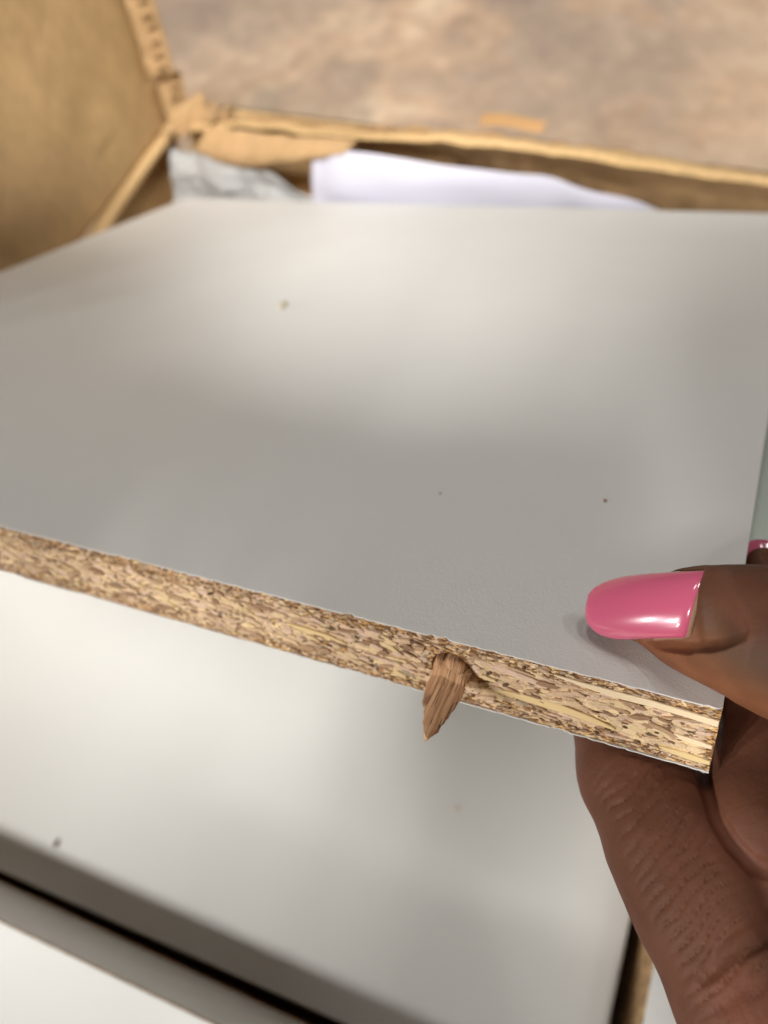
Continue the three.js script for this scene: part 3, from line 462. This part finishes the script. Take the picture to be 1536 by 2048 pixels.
  part('hand', g, skin, o);
  console.log('hand', nv, faces.length / 3);

  // nails: curved slabs with rounded free edge. base centre, axis (length), outward normal
  const nailMat = new THREE.MeshPhysicalMaterial({ color: new THREE.Color(0.62, 0.115, 0.21), roughness: 0.22, clearcoat: 1, clearcoatRoughness: 0.02 });
  const cuticleMat = new THREE.MeshStandardMaterial({ color: new THREE.Color(0.27, 0.14, 0.085), roughness: 0.7 });
  function nailGeo(N, thick) {
    const ns = 44, nt = 28, rows = nt + 1, P = [], id = [], cnt = (ns + 1) * rows;
    const C = V().copy(N.B).addScaledVector(N.Nn, -N.arc).multiplyScalar(0.001);
    for (let l = 0; l < 2; l++) for (let i = 0; i <= ns; i++) for (let j = 0; j <= nt; j++) {
      const s = i / ns, t = -1 + 2 * j / nt, p = N.at(s, t); const out = V().copy(p).sub(C); out.addScaledVector(N.A, -out.dot(N.A)).normalize();
      const edge = Math.min(1 - Math.abs(t), (1 - s) * 2.2, s * 2.0), rim = Math.sqrt(clamp(1 - (1 - Math.min(1, edge / 0.16)) ** 2));
      p.addScaledVector(out, 0.001 * (l ? -thick * (0.35 + 0.65 * rim) * 0.5 : thick * (0.1 + 0.9 * rim) * 0.5)); P.push(p.x, p.y, p.z);
    }
    for (let l = 0; l < 2; l++) for (let i = 0; i < ns; i++) for (let j = 0; j < nt; j++) { const a = l * cnt + i * rows + j, f = [a, a + rows, a + rows + 1, a, a + rows + 1, a + 1]; id.push(...(l ? f.reverse() : f)); }
    const e = (a, b) => id.push(a, b, a + cnt, b, b + cnt, a + cnt);
    for (let i = 0; i < ns; i++) { e((i + 1) * rows, i * rows); e(i * rows + nt, (i + 1) * rows + nt); } for (let j = 0; j < nt; j++) { e(j, j + 1); e(ns * rows + j + 1, ns * rows + j); }
    const q = new THREE.BufferGeometry(); q.setAttribute('position', new THREE.Float32BufferAttribute(P, 3)); q.setIndex(id); q.computeVertexNormals(); return q;
  }
  const tn = NF;
  part('fingernail', nailGeo(tn, 1.5), nailMat, o);
  // skin roll at the base of the nail
  const roll = []; for (let i = 0; i <= 20; i++) { const t = -1 + i / 10; roll.push(tn.at(Math.max(0, 0.0 + 0.30 * (Math.abs(t) > 0.9 ? (Math.abs(t) - 0.9) * 10 : 0)), t)); }
  part('cuticle', new THREE.TubeGeometry(new THREE.CatmullRomCurve3(roll), 60, 0.0005, 7), cuticleMat, o);
  const mn = nail([6.5, -11.5, -38], [-3.8, 8.0, -17.5], [-0.2, -0.85, -0.4], 12.2, 7.0, 0.3, 0.05);
  part('fingernail', nailGeo(mn, 1.3), nailMat, o);
}

// ---------------------------------------------------------------- the rest of the person, above and behind the lens: it shades the board (mm from the lens)
{
  const o = scene.getObjectByName('person');
  const bone = (a, b, ra, rb) => { const A = V(...a), D = V(...b).sub(A); return { A, D, l2: D.lengthSq(), ra, rb }; }, q = V();
  const cap = (B, x, y, z) => { q.set(x, y, z).sub(B.A); const t = clamp(q.dot(B.D) / B.l2); return q.addScaledVector(B.D, -t).length() - mixn(B.ra, B.rb, t); };
  const smin = (a, b, k) => { const h = Math.max(k - Math.abs(a - b), 0) / k; return Math.min(a, b) - h * h * k * 0.25; };
  const toLocal = (verts) => { const p = []; const w = V(), qi = boardQ.clone().invert(); for (let i = 0; i < verts.length; i += 3) { w.set(verts[i] / 1000, verts[i + 1] / 1000 + 0.355, verts[i + 2] / 1000).sub(boardP).applyQuaternion(qi); p.push(w.x, w.y, w.z); } return p; };
  const build = (name, bones, k, lo, hi, h, mat) => {
    const f = (x, y, z) => { let d = 1e9; for (const B of bones) d = smin(d, cap(B, x, y, z), k); return d; };
    const { verts, faces } = surfaceNets(f, lo, hi, h); const g = new THREE.BufferGeometry(); g.setAttribute('position', new THREE.Float32BufferAttribute(toLocal(verts), 3)); g.setIndex(faces); g.computeVertexNormals(); return part(name, g, mat, o);
  };
  const skin2 = new THREE.MeshStandardMaterial({ color: new THREE.Color(0.15, 0.065, 0.04), roughness: 0.55 }), cloth = new THREE.MeshStandardMaterial({ color: new THREE.Color(0.05, 0.05, 0.06), roughness: 0.9 }), shadeHairMat = new THREE.MeshStandardMaterial({ color: new THREE.Color(0.012, 0.010, 0.009), roughness: 0.6 });
  // left hand round the left long side of the phone: palm, four fingers behind, thumb in front
  const hand = [bone([-95, -10, 45], [-150, 0, 10], 26, 30), bone([-92, -4, 18], [-150, 0, -18], 20, 29), bone([-150, 0, -8], [-215, 4, -18], 35, 35), bone([-98, -22, 72], [-190, -4, 38], 30, 34)];
  for (let i = 0; i < 4; i++) { const dz = 14 + 20 * i, dy = -12 * i; hand.push(bone([-86, 8 + dy, dz - 8], [-66, -4 + dy, dz - 22], 9, 8.5), bone([-66, -4 + dy, dz - 22], [-58 - 2 * i, -2 + dy - 6, dz - 16], 8.5, 7)); }
  hand.push(bone([-105, 18, 60], [-70, 28, 66], 13, 11), bone([-70, 28, 66], [-40, 26, 62], 11, 8));
  for (const B of hand) B.A.add(V(7, 45, 27));
  build('hand', hand, 8, [-270, -60, -70], [10, 130, 180], 2.5, skin2);
  build('sleeve', [bone([-193, 49, 9], [-323, 65, 35], 46, 52), bone([-188, 43, 67], [-323, 59, 91], 34, 44), bone([-323, 65, 47], [-440, 110, 150], 48, 54), bone([-440, 110, 150], [-150, 332, 530], 54, 76), bone([-150, 332, 518], [250, 332, 518], 82, 76), bone([70, 250, 590], [90, -300, 680], 125, 145), bone([250, 332, 530], [370, 10, 330], 66, 54), bone([370, 10, 330], [190, -150, 130], 50, 40)], 40, [-520, -480, -110], [460, 450, 840], 7, cloth);
  build('head', [bone([138, 300, 142], [128, 250, 120], 78, 62), bone([116, 236, 90], [112, 214, 106], 40, 28), bone([140, 270, 220], [90, 280, 480], 55, 64), bone([108, 250, 70], [106, 244, 56], 12, 9)], 30, [0, 90, 20], [260, 410, 600], 3.5, skin2);
  build('shade_hair', [bone([138, 288, 120], [142, 300, 185], 90, 92), bone([150, 290, 120], [124, 170, 70], 70, 58), bone([124, 170, 70], [79, 104, 28], 58, 56), bone([79, 104, 28], [116, 64, -40], 56, 56), bone([83, 82, 20], [82, 70, 66], 56, 46), bone([137, 106, 50], [176, 58, -14], 58, 62)], 20, [-30, -30, -140], [290, 420, 310], 4, shadeHairMat);  // hanging locks are added, shaped to shade the right of the held board
}

// ---------------------------------------------------------------- the phone that takes the picture, behind the lens
{
  const o = thing('phone', 'dark phone held over the boards, its lens at the viewpoint', 'phone', [0, 0.355, 0]); o.quaternion.copy(camera.quaternion);
  const dark = new THREE.MeshPhysicalMaterial({ color: 0x101114, roughness: 0.3 });
  part('phone_body', box(-0.062, 0.014, -0.136, 0.015, 0.012, 0.0205, 0.004), dark, o);
  part('screen', box(-0.058, 0.010, -0.130, 0.009, 0.0206, 0.0210), new THREE.MeshPhysicalMaterial({ color: 0x08080a, roughness: 0.1 }), o);
}

renderer.render(scene, camera);
